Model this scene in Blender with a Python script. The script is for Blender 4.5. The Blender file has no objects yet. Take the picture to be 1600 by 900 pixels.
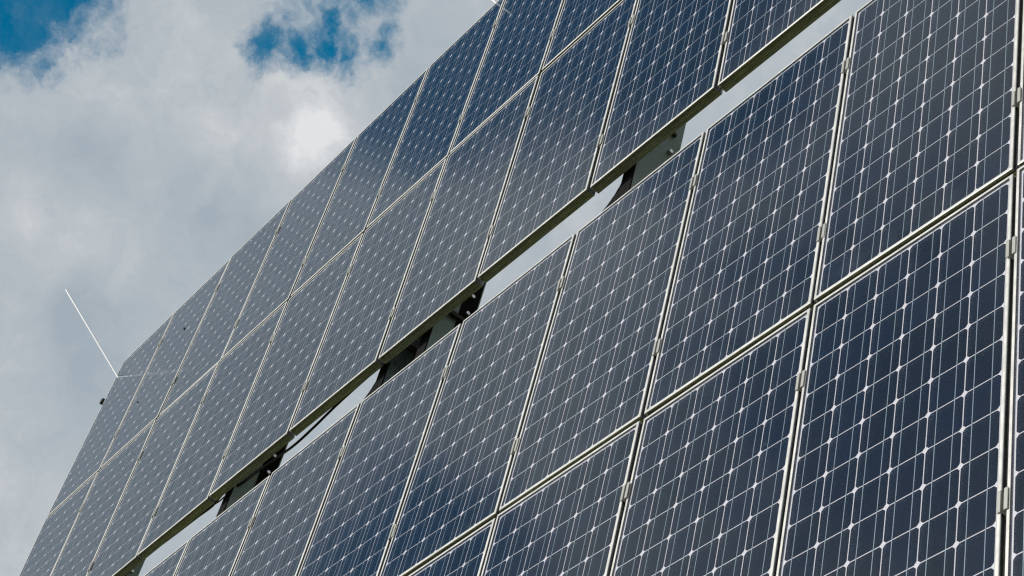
import bpy, bmesh, math, random
from mathutils import Matrix, Vector
random.seed(4)
S = bpy.context.scene
COL = S.collection
R = math.radians
PI = math.pi

# ------------------------------------------------------------------ camera
cam_d = bpy.data.cameras.new('camera')
cam_d.sensor_fit = 'HORIZONTAL'
cam_d.sensor_width = 36.0
cam_d.lens = 67.30
cam_d.clip_start = 0.1
cam_d.clip_end = 20000
cam = bpy.data.objects.new('camera', cam_d)
COL.objects.link(cam)
B = ((0.6039376392865403, 0.4781862884611542, 0.6376497482009591),
     (0.6516182672517096, 0.16446489285322058, -0.7405031619126673),
     (-0.45896945610452133, 0.8627219555259531, -0.21226838157529562))
cam.matrix_world = Matrix(B).to_4x4()
cam.location = (6.61557197, -7.73138693, 1.65)
S.camera = cam

# ------------------------------------------------------------------ the array's own frame
TILT = R(40)
O = Vector((-4.97, 0.0, 4.68894976))
MA = Matrix(((1, 0, 0), (0, math.cos(TILT), -math.sin(TILT)), (0, math.sin(TILT), math.cos(TILT)))).to_4x4()
MA.translation = O                       # array coords (X along row, Y up the slope, Z out of the glass) -> world

# ------------------------------------------------------------------ sun + sky
sun_dir = (MA.to_3x3() @ Vector((-0.30, 0.27, 0.91))).normalized()
sun_el = math.asin(sun_dir.z)
sun_az = math.atan2(sun_dir.x, sun_dir.y)
sd = bpy.data.lights.new('sun', 'SUN')
sd.energy = 3.2
sd.angle = R(1.0)
sd.color = (1.0, 0.96, 0.90)
so = bpy.data.objects.new('sun', sd)
COL.objects.link(so)
so.rotation_euler = sun_dir.to_track_quat('Z', 'Y').to_euler()
so.location = (0, 0, 30)

W = bpy.data.worlds.new('World')
S.world = W
W.use_nodes = True
nt = W.node_tree
nt.nodes.clear()


class G:
    """tiny helper for building node graphs"""
    def __init__(s, nt): s.nt = nt; s.n = nt.nodes; s.l = nt.links
    def node(s, t, **k):
        x = s.n.new(t)
        for a, b in k.items(): setattr(x, a, b)
        return x
    def put(s, sock, v):
        if v is None: return
        if isinstance(v, bpy.types.NodeSocket): s.l.new(v, sock)
        else: sock.default_value = v
    def math(s, op, a, b=None, c=None, clamp=False):
        x = s.node('ShaderNodeMath', operation=op); x.use_clamp = clamp
        for i, v in enumerate((a, b, c)):
            if v is not None: s.put(x.inputs[i], v)
        return x.outputs[0]
    def vmath(s, op, a, b=None, scale=None):
        x = s.node('ShaderNodeVectorMath', operation=op)
        s.put(x.inputs[0], a)
        if b is not None: s.put(x.inputs[1], b)
        if scale is not None: s.put(x.inputs['Scale'], scale)
        return x.outputs['Value'] if op in ('LENGTH', 'DISTANCE', 'DOT_PRODUCT') else x.outputs[0]
    def noise(s, vec, scale, detail=4, rough=0.5, color=False, dist=0.0, lac=2.0):
        x = s.node('ShaderNodeTexNoise')
        s.put(x.inputs['Vector'], vec)
        x.inputs['Scale'].default_value = scale; x.inputs['Detail'].default_value = detail
        x.inputs['Roughness'].default_value = rough; x.inputs['Distortion'].default_value = dist
        x.inputs['Lacunarity'].default_value = lac
        return x.outputs['Color' if color else 'Fac']
    def rng(s, v, a, b, c=0.0, d=1.0, smooth=False):
        x = s.node('ShaderNodeMapRange')
        if smooth: x.interpolation_type = 'SMOOTHSTEP'
        s.put(x.inputs['Value'], v)
        for k, q in (('From Min', a), ('From Max', b), ('To Min', c), ('To Max', d)): x.inputs[k].default_value = q
        return x.outputs[0]
    def mixc(s, f, a, b, blend='MIX'):
        x = s.node('ShaderNodeMix', data_type='RGBA', blend_type=blend)
        s.put(x.inputs['Factor'], f)
        s.put(x.inputs[6], a); s.put(x.inputs[7], b)
        return x.outputs[2]


g = G(nt)
tc = g.node('ShaderNodeTexCoord')
D = g.vmath('NORMALIZE', tc.outputs['Generated'])
warp = g.vmath('SUBTRACT', g.noise(D, 26, 5, 0.62, color=True), (0.5, 0.5, 0.5))
DW = g.vmath('ADD', D, g.vmath('SCALE', warp, scale=0.04))
warp2 = g.vmath('SUBTRACT', g.noise(D, 9, 3, 0.5, color=True), (0.5, 0.5, 0.5))
DS = g.vmath('ADD', D, g.vmath('SCALE', warp2, scale=0.05))


def blobs(vec, lst, op='MAXIMUM'):
    acc = None
    for c, r, amp in lst:
        dist = g.vmath('DISTANCE', vec, c)
        v = g.rng(dist, 0.0, r, amp, 0.0)
        acc = v if acc is None else g.math(op, acc, v)
    return acc


# openings of clear sky between the clouds (direction on the sky, angular radius, strength)
HOLES = [((-0.6780, 0.5884, 0.4406), 0.052, 1.0),
         ((-0.6985, 0.5668, 0.4368), 0.052, 1.0),
         ((-0.6799, 0.5741, 0.4563), 0.060, 1.0),
         ((-0.6260, 0.6890, 0.3650), 0.030, 0.80),
         ((-0.6207, 0.6908, 0.3709), 0.022, 0.74),
         ((-0.6387, 0.6766, 0.3664), 0.026, 0.74),
         ((-0.6456, 0.6658, 0.3739), 0.026, 0.74),
         ((-0.6325, 0.6748, 0.3802), 0.030, 0.50),
         ((-0.6228, 0.6981, 0.3532), 0.024, 0.76),
         ((-0.6103, 0.7115, 0.3484), 0.022, 0.74),
         ((-0.5997, 0.7083, 0.3724), 0.030, 0.72),
         ((-0.6128, 0.6977, 0.3710), 0.045, 0.48),
         ((-0.6235, 0.6814, 0.3834), 0.035, 0.45),
         ((-0.575, 0.468, 0.671), 0.130, 1.5),
         ((-0.505, 0.438, 0.744), 0.130, 1.5),
         ((-0.725, 0.220, 0.652), 0.095, 1.2),
         ((-0.530, 0.215, 0.820), 0.23, 0.80),
         ((-0.20, 0.62, 0.76), 0.20, 0.9),
         ((0.45, 0.30, 0.84), 0.25, 0.8),
         ((0.70, -0.50, 0.50), 0.25, 0.8),
         ((-0.60, -0.55, 0.58), 0.22, 0.8),
         ((0.10, -0.60, 0.79), 0.25, 0.8)]
hole = blobs(DW, HOLES)
wisps = g.noise(D, 38, 9, 0.66)
hole = g.math('ADD', hole, g.math('MULTIPLY', g.math('SUBTRACT', wisps, 0.5), 0.75))
hole = g.math('ADD', hole, g.math('MULTIPLY', g.math('SUBTRACT', g.noise(DW, 130, 7, 0.62), 0.5), 0.42))
clear = g.rng(hole, 0.16, 0.72, 0.0, 1.0, smooth=True)
# thin veil left in every opening
clear = g.math('MULTIPLY', clear, g.rng(g.noise(DW, 60, 6, 0.6), 0.35, 0.6, 0.93, 1.0))

# thick and thin parts of the cloud sheet
BRIGHT = [((-0.640, 0.300, 0.706), 0.075, 0.36),
          ((-0.600, 0.360, 0.713), 0.050, 0.30),
          ((-0.6870, 0.6370, 0.3510), 0.022, 0.30),
          ((-0.6500, 0.6740, 0.3560), 0.018, 0.30),
          ((-0.6600, 0.6780, 0.3230), 0.024, 0.30),
          ((-0.6780, 0.6680, 0.3060), 0.022, 0.22),
          ((-0.672, 0.6648, 0.3263), 0.050, 0.30),
          ((-0.662, 0.672, 0.332), 0.030, 0.25),
          ((-0.6348, 0.6946, 0.3385), 0.035, 0.30),
          ((-0.6968, 0.6257, 0.3507), 0.040, 0.26),
          ((-0.7035, 0.6025, 0.377), 0.020, 0.28),
          ((-0.752, 0.565, 0.340), 0.045, 0.24),
          ((-0.735, 0.590, 0.330), 0.055, 0.22),
          ((-0.655, 0.655, 0.375), 0.035, 0.22)]
THIN = [((-0.7654, 0.5691, 0.3006), 0.018, 0.55),
        ((-0.760, 0.578, 0.300), 0.024, 0.35),
        ((-0.712, 0.614, 0.343), 0.045, 0.40),
        ((-0.725, 0.588, 0.362), 0.040, 0.35),
        ((-0.770, 0.575, 0.275), 0.070, 0.45),
        ((-0.700, 0.650, 0.300), 0.050, 0.45),
        ((-0.615, 0.720, 0.320), 0.050, 0.40)]
br = blobs(DS, BRIGHT, 'ADD')
th = blobs(DS, THIN, 'ADD')
low = g.noise(D, 7, 5, 0.55, dist=0.3)
fine = g.noise(DW, 22, 10, 0.66, dist=0.35)
lum = g.math('ADD', g.rng(low, 0.3, 0.7, 0.32, 0.58), g.math('MULTIPLY', g.math('SUBTRACT', fine, 0.5), 1.3))
lum = g.math('SUBTRACT', g.math('ADD', lum, br), g.math('MULTIPLY', th, 0.8))
lum = g.math('MINIMUM', g.math('MAXIMUM', lum, 0.0), 1.0)
cr = g.node('ShaderNodeValToRGB')
g.l.new(lum, cr.inputs['Fac'])
e = cr.color_ramp.elements
e[0].position = 0.0; e[0].color = (0.360, 0.425, 0.480, 1)
e[1].position = 1.0; e[1].color = (0.745, 0.760, 0.775, 1)
m = e.new(0.45); m.color = (0.455, 0.503, 0.545, 1)
m = e.new(0.72); m.color = (0.545, 0.578, 0.602, 1)

sky = g.node('ShaderNodeTexSky')
sky.sky_type = 'NISHITA'
sky.sun_disc = False
sky.sun_elevation = sun_el
sky.sun_rotation = sun_az
sky.air_density = 1.0
sky.dust_density = 0.2
sky.ozone_density = 3.0
skyc = g.mixc(1.0, sky.outputs[0], (0.02, 0.80, 0.92, 1), 'MULTIPLY')
bg_sky = g.node('ShaderNodeBackground'); g.l.new(skyc, bg_sky.inputs[0]); bg_sky.inputs[1].default_value = 0.077
bg_cl = g.node('ShaderNodeBackground'); g.l.new(cr.outputs[0], bg_cl.inputs[0]); bg_cl.inputs[1].default_value = 1.0
mx = g.node('ShaderNodeMixShader')
g.l.new(clear, mx.inputs[0]); g.l.new(bg_cl.outputs[0], mx.inputs[1]); g.l.new(bg_sky.outputs[0], mx.inputs[2])
ow = g.node('ShaderNodeOutputWorld'); g.l.new(mx.outputs[0], ow.inputs[0])

S.view_settings.view_transform = 'Standard'
S.view_settings.look = 'None'
S.view_settings.exposure = 0.0
S.view_settings.gamma = 1.0
S.cycles.transparent_max_bounces = 12
S.cycles.max_bounces = 8
S.cycles.pixel_filter_type = 'BLACKMAN_HARRIS'
S.cycles.filter_width = 1.3
S.cycles.use_denoising = False         # the thin grid lines are finer than the denoiser can keep


# ------------------------------------------------------------------ materials
def mat(name, base, rough=0.5, metal=0.0, spec=0.5):
    m = bpy.data.materials.new(name); m.use_nodes = True
    b = m.node_tree.nodes['Principled BSDF']
    b.inputs['Base Color'].default_value = (*base, 1)
    b.inputs['Roughness'].default_value = rough
    b.inputs['Metallic'].default_value = metal
    b.inputs['Specular IOR Level'].default_value = spec
    return m, G(m.node_tree), b


def objco(g):
    return g.node('ShaderNodeTexCoord').outputs['Object']


M = {}
# anodised aluminium of the module frames: weathered, streaked along its length
m, g, b = mat('anodised_aluminium', (0.70, 0.68, 0.61), 0.45, 0.30)
n1 = g.noise(objco(g), 14, 6, 0.6); n2 = g.noise(objco(g), 160, 3, 0.6)
f = g.math('MULTIPLY', g.rng(n1, 0.3, 0.7), g.rng(n2, 0.3, 0.7, 0.6, 1.0))
g.put(b.inputs['Base Color'], g.mixc(f, (0.55, 0.54, 0.50, 1), (0.77, 0.75, 0.70, 1)))
g.put(b.inputs['Roughness'], g.rng(n1, 0.3, 0.7, 0.36, 0.55))
M['alu'] = m
# frame walls, streaked lengthwise; shade and green grass bounce painted into the colour
m, g, b = mat('olive_bounce_aluminium', (0.4, 0.4, 0.26), 0.40, 0.8)
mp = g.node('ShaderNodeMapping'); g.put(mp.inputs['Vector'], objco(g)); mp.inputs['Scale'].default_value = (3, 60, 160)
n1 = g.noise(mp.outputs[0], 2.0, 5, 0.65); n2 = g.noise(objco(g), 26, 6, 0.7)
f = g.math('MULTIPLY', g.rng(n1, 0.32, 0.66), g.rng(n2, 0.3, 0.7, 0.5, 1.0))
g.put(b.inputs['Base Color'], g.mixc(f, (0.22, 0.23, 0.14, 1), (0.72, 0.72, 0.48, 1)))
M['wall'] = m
m, g, b = mat('shaded_grey_aluminium', (0.3, 0.3, 0.3), 0.40, 0.8)  # same frame aluminium for the long bars, gap shade painted in as darker grey
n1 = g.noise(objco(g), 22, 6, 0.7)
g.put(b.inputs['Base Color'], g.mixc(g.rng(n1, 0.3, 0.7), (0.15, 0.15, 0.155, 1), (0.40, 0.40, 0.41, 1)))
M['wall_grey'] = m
m, g, b = mat('white_backsheet', (0.78, 0.78, 0.80), 0.55)
n1 = g.noise(objco(g), 9, 5, 0.6)
g.put(b.inputs['Base Color'], g.mixc(n1, (0.71, 0.665, 0.70, 1), (0.79, 0.745, 0.78, 1)))
M['sheet'] = m
# silicon: every cell has its own shade of blue black, with a faint crystal cloudiness
m, g, b = mat('blue_black_silicon', (0.008, 0.012, 0.03), 0.35, 0.0, 0.25)
oi = g.node('ShaderNodeObjectInfo')
n1 = g.noise(g.vmath('ADD', objco(g), g.vmath('SCALE', oi.outputs['Location'], scale=3.1)), 14, 4, 0.6)
c = g.mixc(oi.outputs['Random'], (0.0030, 0.0060, 0.0130, 1), (0.0045, 0.0110, 0.031, 1))
c = g.mixc(g.rng(n1, 0.35, 0.7), c, (0.007, 0.010, 0.022, 1))
g.put(b.inputs['Base Color'], c)
M['cell'] = m
m, g, b = mat('tinned_ribbon', (0.30, 0.36, 0.42), 0.4, 0.45)
n1 = g.noise(objco(g), 30, 3, 0.6)
g.put(b.inputs['Base Color'], g.mixc(n1, (0.26, 0.33, 0.39, 1), (0.48, 0.56, 0.62, 1)))
M['ribbon'] = m
m, g, b = mat('sealant_and_joint_shade', (0.035, 0.028, 0.02), 0.7)  # sealant colour, also paints the joint shade in the frame grooves
M['seal_shade'] = m
m, g, b = mat('black_plastic', (0.012, 0.012, 0.013), 0.45)
M['plastic'] = m
m, g, b = mat('flat_black', (0.010, 0.010, 0.010), 0.85, 0.0, 0.12)  # dark plates; on flanges and gussets this black is painted shade
M['matt_black'] = m
# hot dip galvanised steel with its spangle
m, g, b = mat('galvanised_steel', (0.3, 0.34, 0.33), 0.55, 0.3)
v = g.node('ShaderNodeTexVoronoi'); g.put(v.inputs['Vector'], objco(g)); v.inputs['Scale'].default_value = 60
n1 = g.noise(objco(g), 8, 6, 0.65)
f = g.math('MULTIPLY', g.rng(n1, 0.3, 0.7), g.rng(v.outputs['Color'], 0.0, 1.0, 0.5, 1.0))
g.put(b.inputs['Base Color'], g.mixc(f, (0.17, 0.225, 0.22, 1), (0.36, 0.42, 0.41, 1)))
g.put(b.inputs['Roughness'], g.rng(n1, 0.3, 0.7, 0.4, 0.65))
M['zinc'] = m
m, g, b = mat('clamp_aluminium', (0.50, 0.53, 0.48), 0.45, 0.4)
n1 = g.noise(objco(g), 60, 3, 0.6)
g.put(b.inputs['Base Color'], g.mixc(n1, (0.34, 0.335, 0.30, 1), (0.46, 0.455, 0.41, 1)))
M['clamp'] = m
m, g, b = mat('stainless_bolt', (0.72, 0.74, 0.76), 0.25, 0.7)
M['bolt'] = m
m, g, b = mat('white_rod_metal', (0.86, 0.86, 0.86), 0.35, 0.0)
M['rod'] = m
m, g, b = mat('concrete', (0.36, 0.35, 0.33), 0.85)
n1 = g.noise(objco(g), 6, 8, 0.6)
g.put(b.inputs['Base Color'], g.mixc(n1, (0.28, 0.27, 0.25, 1), (0.42, 0.41, 0.38, 1)))
M['concrete'] = m
m, g, b = mat('dirt', (0.02, 0.018, 0.015), 0.9)
M['dirt'] = m
# cover glass: a clear, slightly hazy front face with a film of dust; clear where it is bonded to the cells
m = bpy.data.materials.new('solar_glass'); m.use_nodes = True
g = G(m.node_tree); g.n.clear()
oi = g.node('ShaderNodeObjectInfo')
co = g.vmath('ADD', objco(g), g.vmath('SCALE', oi.outputs['Location'], scale=1.7))
fr = g.node('ShaderNodeFresnel'); fr.inputs['IOR'].default_value = 1.44
gl = g.node('ShaderNodeBsdfAnisotropic'); gl.inputs['Roughness'].default_value = 0.07
gl.inputs['Color'].default_value = (0.80, 0.89, 0.97, 1)
bump = g.node('ShaderNodeBump'); bump.inputs['Strength'].default_value = 0.12; bump.inputs['Distance'].default_value = 0.002
g.l.new(g.noise(co, 3.0, 3, 0.5), bump.inputs['Height']); g.l.new(bump.outputs[0], gl.inputs['Normal'])
tr = g.node('ShaderNodeBsdfTransparent'); tr.inputs['Color'].default_value = (0.95, 0.965, 0.97, 1)
df = g.node('ShaderNodeBsdfDiffuse'); df.inputs['Color'].default_value = (0.36, 0.38, 0.42, 1)
du = g.rng(g.math('MULTIPLY', g.noise(co, 5, 7, 0.65), g.noise(co, 90, 4, 0.7)), 0.12, 0.42, 0.001, 0.010)
sp = g.node('ShaderNodeSeparateXYZ'); g.l.new(objco(g), sp.inputs[0])
# dust that rain has washed down against the lower frame bar, and a few dried spots
band = g.math('MULTIPLY', g.rng(sp.outputs[1], -0.66, -0.785, 0.0, 0.055), g.rng(g.noise(co, 12, 6, 0.7), 0.35, 0.65))
vo = g.node('ShaderNodeTexVoronoi'); vo.inputs['Scale'].default_value = 9.0; g.put(vo.inputs['Vector'], co)
vs = g.node('ShaderNodeSeparateColor'); g.l.new(vo.outputs['Color'], vs.inputs[0])
spot = g.math('MULTIPLY', g.rng(vo.outputs['Distance'], 0.022, 0.040, 1.0, 0.0), g.rng(vs.outputs[0], 0.82, 0.84, 0.0, 0.30))
du = g.math('ADD', g.math('ADD', du, band), spot)
m1 = g.node('ShaderNodeMixShader'); g.l.new(du, m1.inputs[0]); g.l.new(tr.outputs[0], m1.inputs[1]); g.l.new(df.outputs[0], m1.inputs[2])
m2 = g.node('ShaderNodeMixShader'); g.l.new(fr.outputs[0], m2.inputs[0]); g.l.new(m1.outputs[0], m2.inputs[1]); g.l.new(gl.outputs[0], m2.inputs[2])
out = g.node('ShaderNodeOutputMaterial'); g.l.new(m2.outputs[0], out.inputs[0])
M['glass'] = m
m = bpy.data.materials.new('bonded_glass'); m.use_nodes = True
g = G(m.node_tree); g.n.clear()
tr = g.node('ShaderNodeBsdfTransparent'); tr.inputs['Color'].default_value = (0.985, 0.99, 0.99, 1)
out = g.node('ShaderNodeOutputMaterial'); g.l.new(tr.outputs[0], out.inputs[0])
M['bonded'] = m
# meadow
m, g, b = mat('meadow_grass', (0.09, 0.12, 0.03), 0.9, 0.0, 0.2)
co = objco(g)
n1 = g.noise(co, 0.5, 6, 0.6); n2 = g.noise(co, 14, 8, 0.75)
c = g.mixc(g.rng(n1, 0.35, 0.65), (0.14, 0.15, 0.012, 1), (0.20, 0.195, 0.018, 1))
c = g.mixc(g.rng(n2, 0.3, 0.7), (0.045, 0.055, 0.012, 1), c)
g.put(b.inputs['Base Color'], c)
bp = g.node('ShaderNodeBump'); bp.inputs['Strength'].default_value = 0.8; bp.inputs['Distance'].default_value = 0.08
g.l.new(n2, bp.inputs['Height']); g.l.new(bp.outputs[0], b.inputs['Normal'])
M['grass'] = m


# ------------------------------------------------------------------ mesh helpers
def mesh(bm, name, *mats):
    bmesh.ops.recalc_face_normals(bm, faces=bm.faces)
    me = bpy.data.meshes.new(name); bm.to_mesh(me); bm.free()
    for k in mats: me.materials.append(M[k])
    return me


def link(name, me, parent=None, mw=None):
    o = bpy.data.objects.new(name, me); COL.objects.link(o)
    if parent is not None: o.parent = parent
    if mw is not None: o.matrix_local = mw
    return o


def box(bm, x0, x1, y0, y1, z0, z1, mi=0):
    v = [bm.verts.new((x, y, z)) for x in (x0, x1) for y in (y0, y1) for z in (z0, z1)]
    fs = []
    for q in ((0, 1, 3, 2), (4, 6, 7, 5), (0, 4, 5, 1), (2, 3, 7, 6), (0, 2, 6, 4), (1, 5, 7, 3)):
        f = bm.faces.new([v[i] for i in q]); f.material_index = mi; fs.append(f)
    return v, fs


def prism(bm, poly, z0, z1, mi=0):
    a = [bm.verts.new((x, y, z0)) for x, y in poly]; b_ = [bm.verts.new((x, y, z1)) for x, y in poly]
    n = len(poly)
    bm.faces.new(a[::-1]).material_index = mi; bm.faces.new(b_).material_index = mi
    for i in range(n):
        bm.faces.new((a[i], a[(i + 1) % n], b_[(i + 1) % n], b_[i])).material_index = mi


def tube(bm, pts, r, seg=10, caps=True, taper=None):
    pts = [Vector(p) for p in pts]; rings = []
    up = Vector((0.13, 0.31, 0.94))
    for i, p in enumerate(pts):
        t = (pts[min(i + 1, len(pts) - 1)] - pts[max(i - 1, 0)]).normalized()
        a = t.cross(up).normalized(); c = t.cross(a).normalized()
        rr = r if taper is None else r * taper[i]
        rings.append([bm.verts.new(p + a * rr * math.cos(2 * PI * k / seg) + c * rr * math.sin(2 * PI * k / seg)) for k in range(seg)])
    for i in range(len(rings) - 1):
        for k in range(seg):
            bm.faces.new((rings[i][k], rings[i][(k + 1) % seg], rings[i + 1][(k + 1) % seg], rings[i + 1][k])).smooth = True
    if caps:                                      # caps on their own vertices, so the sides shade as a true cylinder
        for rg in (rings[0][::-1], rings[-1]): bm.faces.new([bm.verts.new(q.co) for q in rg])


def empty(name, mw, label, cat, group=None):
    o = bpy.data.objects.new(name, None); o.empty_display_size = 0.1; COL.objects.link(o)
    o.matrix_world = mw; o['label'] = label; o['category'] = cat
    if group: o['group'] = group
    return o


# ------------------------------------------------------------------ ground
bm = bmesh.new()
rs = [0, 8, 20, 60, 200, 800, 3000, 9000]; seg = 48
prev = [bm.verts.new((0, 0, 0))]
for r_ in rs[1:]:
    ring = []
    for k in range(seg):
        a = 2 * PI * k / seg
        z = 0.0 if r_ < 30 else (random.random() - 0.5) * min(r_ * 0.006, 1.0)
        ring.append(bm.verts.new((r_ * math.cos(a), r_ * math.sin(a), z)))
    for k in range(seg):
        if len(prev) == 1: bm.faces.new((prev[0], ring[k], ring[(k + 1) % seg]))
        else: bm.faces.new((prev[k], ring[k], ring[(k + 1) % seg], prev[(k + 1) % seg]))
    prev = ring
gr = link('ground', mesh(bm, 'ground', 'grass'))
gr['kind'] = 'structure'

# ------------------------------------------------------------------ solar module (centre of its front face at the origin)
MW, ML, MD = 0.808, 1.580, 0.050        # module width, length, frame depth
LIP = 0.011
CP = 0.1285                              # cell pitch


def frame_bar(half, wall):
    """one mitred bar of the frame along +x, its outer face at y=0 (bar lies towards +y)"""
    prof = [(0.0026, 0.0), (LIP, 0.0), (LIP, -0.0016), (0.0045, -0.0090), (0.0045, -MD + 0.002), (0.024, -MD + 0.002),
            (0.024, -MD), (0.0012, -MD), (0.0, -MD + 0.0012), (0.0, -0.0395), (0.0040, -0.0375), (0.0040, -0.0340), (0.0, -0.0325),
            (0.0, -0.0275), (0.0040, -0.0255), (0.0040, -0.0220), (0.0, -0.0205),
            (0.0, -0.0150), (0.0065, -0.0135), (0.0065, -0.0035), (0.0, -0.0030), (0.0, -0.0022), (0.0008, -0.0008)]
    bm = bmesh.new()
    a = [bm.verts.new((-half + u + 0.0002, u, z)) for u, z in prof]
    c = [bm.verts.new((half - u - 0.0002, u, z)) for u, z in prof]
    n = len(prof)
    for i in range(n):
        fc = bm.faces.new((a[i], a[(i + 1) % n], c[(i + 1) % n], c[i]))
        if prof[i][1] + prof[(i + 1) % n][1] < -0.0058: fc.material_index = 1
        if 0.006 < prof[i][0] < 0.007 or 0.006 < prof[(i + 1) % n][0] < 0.007: fc.material_index = 2      # upper groove darkened: shade of the joint painted in
    bmesh.ops.triangulate(bm, faces=[bm.faces.new(a[::-1]), bm.faces.new(c)])
    return mesh(bm, 'frame_bar', 'alu', wall, 'seal_shade')


bar_short = frame_bar(MW / 2, 'wall')
bar_long = frame_bar(ML / 2, 'wall_grey')


def at(x, y, z, a=0.0):
    return Matrix.Translation((x, y, z)) @ Matrix.Rotation(a, 4, 'Z')


BARS = [(bar_short, at(0, -ML / 2, 0, 0)), (bar_short, at(0, ML / 2, 0, PI)),
        (bar_long, at(MW / 2, 0, 0, PI / 2)), (bar_long, at(-MW / 2, 0, 0, -PI / 2))]
# pseudo square cell
h, leg = 0.0621, 0.0092
poly = []
for k in range(4):
    a0 = k * PI / 2
    c0 = math.atan2(h - leg, h); c1 = PI / 2 - c0; rad = math.hypot(h, h - leg)
    for t in (0, 0.5, 1):
        a = a0 + c0 + (c1 - c0) * t
        poly.append((rad * math.cos(a), rad * math.sin(a)))
bm = bmesh.new(); prism(bm, poly, -0.0066, -0.0062)
cell_me = mesh(bm, 'solar_cell', 'cell')
RL = ML / 2 - 0.017
bm = bmesh.new(); box(bm, -0.0013, 0.0013, -RL, RL, -0.0061, -0.0059)
ribbon_me = mesh(bm, 'busbar_ribbon', 'ribbon')
gx, gy = MW / 2 - LIP + 0.004, ML / 2 - LIP + 0.004
bm = bmesh.new(); v, fs = box(bm, -gx, gx, -gy, gy, -0.0056, -0.0018, 1); fs[5].material_index = 0
for f in bm.faces:
    f.material_index = 0 if all(abs(q.co.z + 0.0018) < 1e-5 for q in f.verts) else 1
glass_me = mesh(bm, 'glass_pane', 'glass', 'bonded')
bm = bmesh.new(); box(bm, -gx, gx, -gy, gy, -0.0078, -0.0069)
sheet_me = mesh(bm, 'backsheet', 'sheet')
# dark line of sealant between the lip and the glass
bm = bmesh.new()
sx, sy, w_ = MW / 2 - LIP - 0.0001, ML / 2 - LIP - 0.0001, 0.0018
for x0, x1, y0, y1 in ((-sx, sx, sy - w_, sy), (-sx, sx, -sy, -sy + w_), (-sx, -sx + w_, -sy + w_, sy - w_), (sx - w_, sx, -sy + w_, sy - w_)):
    box(bm, x0, x1, y0, y1, -0.0017, -0.0013)
seal_me = mesh(bm, 'sealant_line', 'seal_shade')
bm = bmesh.new(); box(bm, -0.055, 0.055, -0.05, 0.05, -0.032, -0.0079)
bmesh.ops.bevel(bm, geom=list(bm.edges), offset=0.004, segments=2, affect='EDGES')
for s_ in (-1, 1): tube(bm, [(s_ * 0.03, -0.05, -0.02), (s_ * 0.04, -0.20, -0.024), (s_ * 0.15, -0.34, -0.03), (s_ * 0.36, -0.36, -0.035)], 0.0035, 6)
jbox_me = mesh(bm, 'junction_box', 'plastic')


def make_module(mw, label):
    t = empty('solar_panel', mw, label, 'solar panel', 'solar panels of the tilted array')
    for me, tr_ in BARS: link('frame_bar', me, t, tr_)
    for i in range(6):
        for j in range(12):
            link('solar_cell', cell_me, t, at((i - 2.5) * CP, (j - 5.5) * CP, 0))
    for i in range(6):
        for s_ in (-1, 1):
            link('busbar_ribbon', ribbon_me, t, at((i - 2.5) * CP + s_ * 0.0313, 0, 0))
    link('backsheet', sheet_me, t); link('glass_pane', glass_me, t)
    link('sealant_line', seal_me, t); link('junction_box', jbox_me, t, at(0, 0.55, 0))
    return t


# measured lie of the array: row lines, the sag of each line out of the plane, and the uneven column joints
PITCH, L, GAP = 0.828, 1.6, 0.2713
DX = [-0.003, -0.010, -0.003, -0.007, -0.008, 0.0026, 0.0015, 0.0091, 0.0086, 0.0092, 0.0051, 0.0016, 0.0]
ZC = [[0.002, 0.003, -0.013], [0.004, 0.009, -0.003], [-0.006, -0.002, -0.028], [-0.003, -0.002, -0.021], [0.004, -0.008, -0.008], [0.004, -0.008, -0.004]]
YL = [L, 0.0, -L, -L - GAP, -2 * L - GAP, -3 * L - GAP]


def zline(k, x):
    t = (x - 4.97) / 5
    return ZC[k][0] + ZC[k][1] * t + ZC[k][2] * t * t


ORD = ['first', 'second', 'third', 'fourth', 'fifth', 'sixth', 'seventh', 'eighth', 'ninth', 'tenth', 'eleventh', 'twelfth']
ROWS = [(0, 1, 'top row'), (1, 2, 'row above the open gap'), (3, 4, 'row below the open gap'), (4, 5, 'bottom row')]
SPECIAL = {(0, 0): 'top left corner solar panel of the array, white rod rising beside its outer edge',
           (0, 5): 'sixth solar panel of the top row, a second white rod at its top edge',
           (1, 0): 'leftmost solar panel of the second row, under the corner panel of the array',
           (2, 10): 'large dark solar panel at the upper right, just below the open gap',
           (3, 10): 'largest and nearest solar panel, at the lower right below the long horizontal joint',
           (2, 11): 'upper solar panel cut to a thin sliver by the right edge of the photo',
           (3, 11): 'lower solar panel cut to a thin sliver by the right edge of the photo'}
mods = {}
first = None


def copy_module(src, mw, label):
    r = src.copy(); COL.objects.link(r); r.matrix_world = mw; r['label'] = label
    for ch in src_children:
        c = ch.copy(); COL.objects.link(c); c.parent = r
    return r


for ri, (ka, kb, rname) in enumerate(ROWS):
    for j in range(12):
        xl, xr = j * PITCH + DX[j], (j + 1) * PITCH + DX[j + 1]
        ya, yb = YL[ka], YL[kb]
        c = [Vector((xl, ya, zline(ka, xl))), Vector((xr, ya, zline(ka, xr))), Vector((xl, yb, zline(kb, xl))), Vector((xr, yb, zline(kb, xr)))]
        ctr = (c[0] + c[1] + c[2] + c[3]) / 4
        ex = ((c[1] + c[3]) - (c[0] + c[2])).normalized()
        ey = ((c[0] + c[1]) - (c[2] + c[3]))
        ez = ex.cross(ey).normalized(); ez = (ez + Vector(((random.random() - .5) * .006, (random.random() - .5) * .006, 0))).normalized()
        ey = ez.cross(ex).normalized(); ex = ey.cross(ez)
        ml = Matrix((ex, ey, ez)).transposed().to_4x4(); ml.translation = ctr
        mw = MA @ ml
        label = SPECIAL.get((ri, j)) or 'solar panel in the %s, %s from the left end' % (rname, ORD[j])
        if first is None:
            first = make_module(mw, label); src_children = list(first.children); mods[(ri, j)] = first
        else:
            mods[(ri, j)] = copy_module(first, mw, label)

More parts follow.
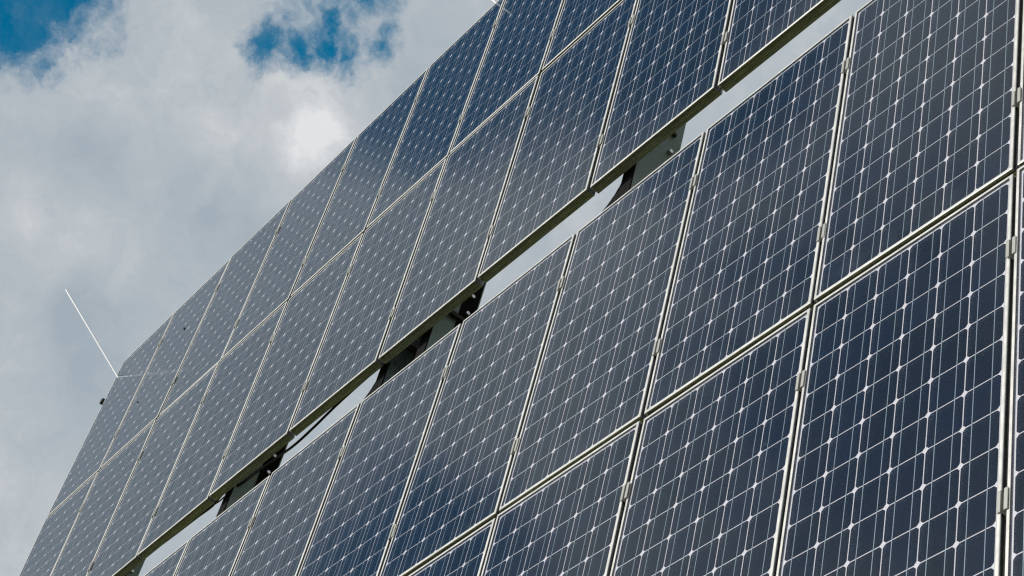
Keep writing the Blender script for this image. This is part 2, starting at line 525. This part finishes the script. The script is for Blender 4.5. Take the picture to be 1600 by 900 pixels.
# specks of dirt on two panels of the top row
for (x, y, rad) in ((1.287, 1.095, 0.010), (0.985, 0.546, 0.009)):
    t = mods[(0, 1)]
    p = t.matrix_world.inverted() @ (MA @ Vector((x, y, 0)))
    bm = bmesh.new()
    bmesh.ops.create_icosphere(bm, subdivisions=2, radius=rad)
    for q in bm.verts: q.co = Vector((q.co.x * random.uniform(.8, 1.2), q.co.y * random.uniform(.9, 1.4), max(q.co.z, -0.002) * 0.8))
    link('dirt_speck', mesh(bm, 'dirt_speck', 'dirt'), t, Matrix.Translation((p.x, p.y, -0.0012)))

# ------------------------------------------------------------------ steelwork behind the panels
mast_foot = MA @ Vector((5.11, -2.15, -0.45)); mast_foot.z = 0
mf = empty('mounting_frame', Matrix.Translation(mast_foot), 'galvanised steel mounting frame behind the solar panels, its rafters showing through the open gap', 'mounting frame')
LOC = Matrix.Translation(-mast_foot) @ MA           # array coords -> frame's local coords


def part(name, bm, *mats, parent=None, mtx=None):
    o = link(name, mesh(bm, name, *mats), parent or mf)
    if parent is None: o.matrix_local = LOC @ (mtx or Matrix())
    elif mtx: o.matrix_local = mtx
    return o


rail_y = []
for ka, kb, _ in ROWS:
    c_ = (YL[ka] + YL[kb]) / 2
    rail_y += [(c_ + 0.46, ka, kb), (c_ - 0.46, ka, kb)]
ZR = -MD - 0.032                                      # back of the panels incl. sag
for ri, (y, ka, kb) in enumerate(rail_y):
    bm = bmesh.new()
    # top hat rail, open towards the back
    prof = [(-.02, 0), (.02, 0), (.02, -.036), (.03, -.036), (.03, -.04), (.016, -.04), (.016, -.004), (-.016, -.004), (-.016, -.04), (-.03, -.04), (-.03, -.036), (-.02, -.036)]
    n = 12; prev = None
    for s_ in range(n + 1):
        x = -0.13 + (9.936 + 0.26) * s_ / n
        zz = (zline(ka, x) + zline(kb, x)) / 2 - MD - 0.0035
        ring = [bm.verts.new((x, y + u, zz + z)) for u, z in prof]
        if prev:
            for i in range(12): bm.faces.new((prev[i], prev[(i + 1) % 12], ring[(i + 1) % 12], ring[i]))
        else: bm.faces.new(ring[::-1])
        prev = ring
    bm.faces.new(prev)
    part('rail', bm, 'zinc')
# end plate on the uppermost rail, beside the corner panel
bm = bmesh.new(); box(bm, -0.165, -0.1305, 1.245, 1.29, -0.075, -0.022)
bmesh.ops.bevel(bm, geom=list(bm.edges), offset=0.004, segments=1, affect='EDGES')
part('end_plate', bm, 'plastic')

# clamps: a hat section bridging each column joint, one above every rail
bm = bmesh.new()
ch = 0.034
for q in ((-0.017, -0.0085, 0.0004, 0.0034), (0.0085, 0.017, 0.0004, 0.0034), (-0.0085, -0.0055, -0.030, 0.0034), (0.0055, 0.0085, -0.030, 0.0034), (-0.0055, 0.0055, -0.030, -0.027)):
    box(bm, q[0], q[1], -ch, ch, q[2], q[3])
clamp_me = mesh(bm, 'panel_clamp', 'clamp')
bm = bmesh.new()
prism(bm, [(0.005 * math.cos(k * PI / 3), 0.005 * math.sin(k * PI / 3)) for k in range(6)], -0.027, -0.020)
cbolt_me = mesh(bm, 'bolt', 'seal_shade')
for y, ka, kb in rail_y:
    for j in range(0, 13):
        x = j * PITCH + DX[j]
        if j == 0: x = 0.0085
        if j == 12: x = 9.9275
        z = (zline(ka, x) * (y - YL[kb]) + zline(kb, x) * (YL[ka] - y)) / L
        if j in (0, 12):
            s_ = -1 if j == 0 else 1
            continue
        k_ = min((DX[j] * 0 + (PITCH + 0)), 1)
        o = link('panel_clamp', clamp_me, mf, LOC @ Matrix.Translation((x, y, z + 0.0016)))
        link('bolt', cbolt_me, o)

# rafters: C channels down the slope, web towards the right, flanges towards the left
def rafter(x, y0, y1, zf=-0.098, zr=-0.300, fl=0.075, flip=1):
    bm = bmesh.new()
    w = 0.006
    P = [(0, zf), (0, zr), (-fl * flip, zr), (-fl * flip, zr + w), (-w * flip, zr + w), (-w * flip, zf - w), (-fl * flip, zf - w), (-fl * flip, zf)]
    a = [bm.verts.new((x + u, y0, z)) for u, z in P]; c = [bm.verts.new((x + u, y1, z)) for u, z in P]
    for i in range(8): bm.faces.new((a[i], a[(i + 1) % 8], c[(i + 1) % 8], c[i]))
    bm.faces.new(a[::-1]); bm.faces.new(c)
    return part('rafter', bm, 'zinc')


def sub(par, name, bm, *mats):
    o = link(name, mesh(bm, name, *mats), par)
    return o                                           # same local space as the rafter


def bolt(par, x, y, z, r=0.013, hh=0.012, m_='bolt'):
    bm = bmesh.new()
    a = [bm.verts.new((x, y + r * math.cos(k * PI / 3), z + r * math.sin(k * PI / 3))) for k in range(6)]
    c = [bm.verts.new((x + hh, y + r * .85 * math.cos(k * PI / 3), z + r * .85 * math.sin(k * PI / 3))) for k in range(6)]
    for k in range(6): bm.faces.new((a[k], a[(k + 1) % 6], c[(k + 1) % 6], c[k]))
    bm.faces.new(a[::-1]); bm.faces.new(c)
    sub(par, 'bolt', bm, m_)


RX = [0.06, 1.71, 3.40, 4.93, 5.30, 6.84, 8.52, 9.86]
raf = []
for x in RX:
    r_ = rafter(x, -4.98, 1.47); raf.append(r_)
    for ya, za in ((-1.173, -0.248), (-1.294, -0.248)):
        bolt(r_, x + 0.003, ya, za, m_='bolt' if x < 6 or ya < -1.2 else 'seal_shade')
# curved gusset plates beside two of the rafters, blackened to paint in shade
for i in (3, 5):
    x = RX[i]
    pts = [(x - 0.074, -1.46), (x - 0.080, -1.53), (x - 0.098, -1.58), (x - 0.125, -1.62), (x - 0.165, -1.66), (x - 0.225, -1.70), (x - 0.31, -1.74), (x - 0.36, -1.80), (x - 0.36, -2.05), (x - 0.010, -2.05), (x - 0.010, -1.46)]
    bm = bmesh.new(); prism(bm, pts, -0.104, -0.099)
    sub(raf[i], 'gusset_plate', bm, 'matt_black')
# flat black strips that paint shade onto the front flanges of the rafters
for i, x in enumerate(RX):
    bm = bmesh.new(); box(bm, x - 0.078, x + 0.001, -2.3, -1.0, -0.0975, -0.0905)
    sub(raf[i], 'flange_shade', bm, 'matt_black')
# flat black plates over the rear half of two webs
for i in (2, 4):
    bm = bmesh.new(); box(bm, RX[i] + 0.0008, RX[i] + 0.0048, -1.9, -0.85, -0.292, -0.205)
    sub(raf[i], 'web_plate', bm, 'matt_black')
# stiffeners and the closing plate of the twin middle rafters
for i, yz in ((3, -1.36), (4, -1.36)):
    bm = bmesh.new(); box(bm, RX[i] + 0.0012, RX[i] + 0.022, yz - 0.012, yz + 0.012, -0.296, -0.104)
    sub(raf[i], 'stiffener', bm, 'seal_shade')
bm = bmesh.new(); box(bm, RX[3] + 0.001, RX[4] - 0.080, -2.4, -0.9, -0.306, -0.300)
part('closing_plate', bm, 'zinc')
# torque tube, mast and foundation
bm = bmesh.new(); tube(bm, [(-0.02, -2.15, -0.40), (9.95, -2.15, -0.40)], 0.098, 24)
part('torque_tube', bm, 'zinc')
bm = bmesh.new(); box(bm, 4.86, 5.36, -2.32, -1.98, -0.56, -0.302)
bmesh.ops.bevel(bm, geom=list(bm.edges), offset=0.012, segments=2, affect='EDGES')
part('slew_head', bm, 'zinc')
top = LOC @ Vector((5.11, -2.15, -0.50))
bm = bmesh.new(); tube(bm, [(top.x, top.y, 0.0), (top.x, top.y, top.z)], 0.16, 28)
o = link('mast', mesh(bm, 'mast', 'zinc'), mf)
bm = bmesh.new(); tube(bm, [(top.x, top.y, 0.12), (top.x, top.y, 0.15)], 0.32, 28)
o = link('base_flange', mesh(bm, 'base_flange', 'zinc'), mf)
bm = bmesh.new(); tube(bm, [(top.x, top.y, -0.4), (top.x, top.y, 0.12)], 0.7, 32)
o = link('foundation', mesh(bm, 'foundation', 'concrete'), mf)

# ------------------------------------------------------------------ cable slung behind the panels
CAB = [(5.28, -0.86, -0.33), (4.60, -0.885, -0.345), (4.15, -0.895, -0.345), (3.834, -0.938, -0.34), (3.613, -1.011, -0.33), (3.45, -1.058, -0.32), (3.434, -1.202, -0.25), (3.425, -1.342, -0.18),
       (3.415, -1.473, -0.12), (3.30, -1.475, -0.094), (3.10, -1.463, -0.12), (2.92, -1.453, -0.12), (2.612, -1.42, -0.13), (2.2, -1.36, -0.15), (1.75, -1.30, -0.19)]


def spline(P, n=8):
    P = [Vector(p) for p in P]; out = []
    for i in range(len(P) - 1):
        a, b_, c, d = P[max(i - 1, 0)], P[i], P[i + 1], P[min(i + 2, len(P) - 1)]
        for k in range(n):
            t = k / n
            out.append(0.5 * ((2 * b_) + (c - a) * t + (2 * a - 5 * b_ + 4 * c - d) * t * t + (3 * b_ - a - 3 * c + d) * t ** 3))
    return out + [P[-1]]


bm = bmesh.new(); tube(bm, spline(CAB), 0.0075, 8)
cb = link('cable', mesh(bm, 'cable', 'plastic')); cb.matrix_world = MA
cb['label'] = 'thin black cable slung behind the panels, crossing the open gap at lower left'; cb['category'] = 'cable'
bm = bmesh.new(); tube(bm, spline([(3.46, -1.17, -0.22), (3.39, -1.385, -0.14), (3.20, -1.45, -0.13), (3.05, -1.40, -0.15), (2.9, -1.28, -0.2)]), 0.004, 8)
cb = link('cable', mesh(bm, 'cable', 'plastic')); cb.matrix_world = MA
cb['label'] = 'short finer black cable running beside the long cable at the gap'; cb['category'] = 'cable'

# ------------------------------------------------------------------ white rods rising from the edge of the array
U = Vector((-0.51552709, 0.73624898, 0.43837115))
U1 = Vector((-0.40243, 0.74119, 0.53730))
for P0, U, ln, rr, lab in ((Vector((0.020, 1.430, 0.0)), U1, 1.07, 0.0076, 'thin white rod rising against the clouds from the left corner of the array'),
                    (Vector((4.845, 1.5995, 0.0)), U, 0.50, 0.0058, 'thin white rod at the top edge of the array, mostly beyond the frame')):
    base = P0 - U * 0.10 if P0.x < 1 else P0 - U * 0.10
    mw = MA @ Matrix.Translation(base)
    t = empty('lightning_rod', mw, lab, 'rod', 'white rods on the edge of the array')
    bm = bmesh.new(); tube(bm, [(0, 0, 0), U * (ln * 0.5), U * (ln + 0.06), U * (ln + 0.10)], rr, 12, taper=[1.05, 1, 0.95, 0.6])
    link('shaft', mesh(bm, 'shaft', 'rod'), t)
    bm = bmesh.new(); box(bm, -0.02, 0.02, -0.02, 0.02, -0.035, 0.004)
    bmesh.ops.bevel(bm, geom=list(bm.edges), offset=0.003, segments=1, affect='EDGES')
    link('rod_holder', mesh(bm, 'rod_holder', 'clamp'), t)
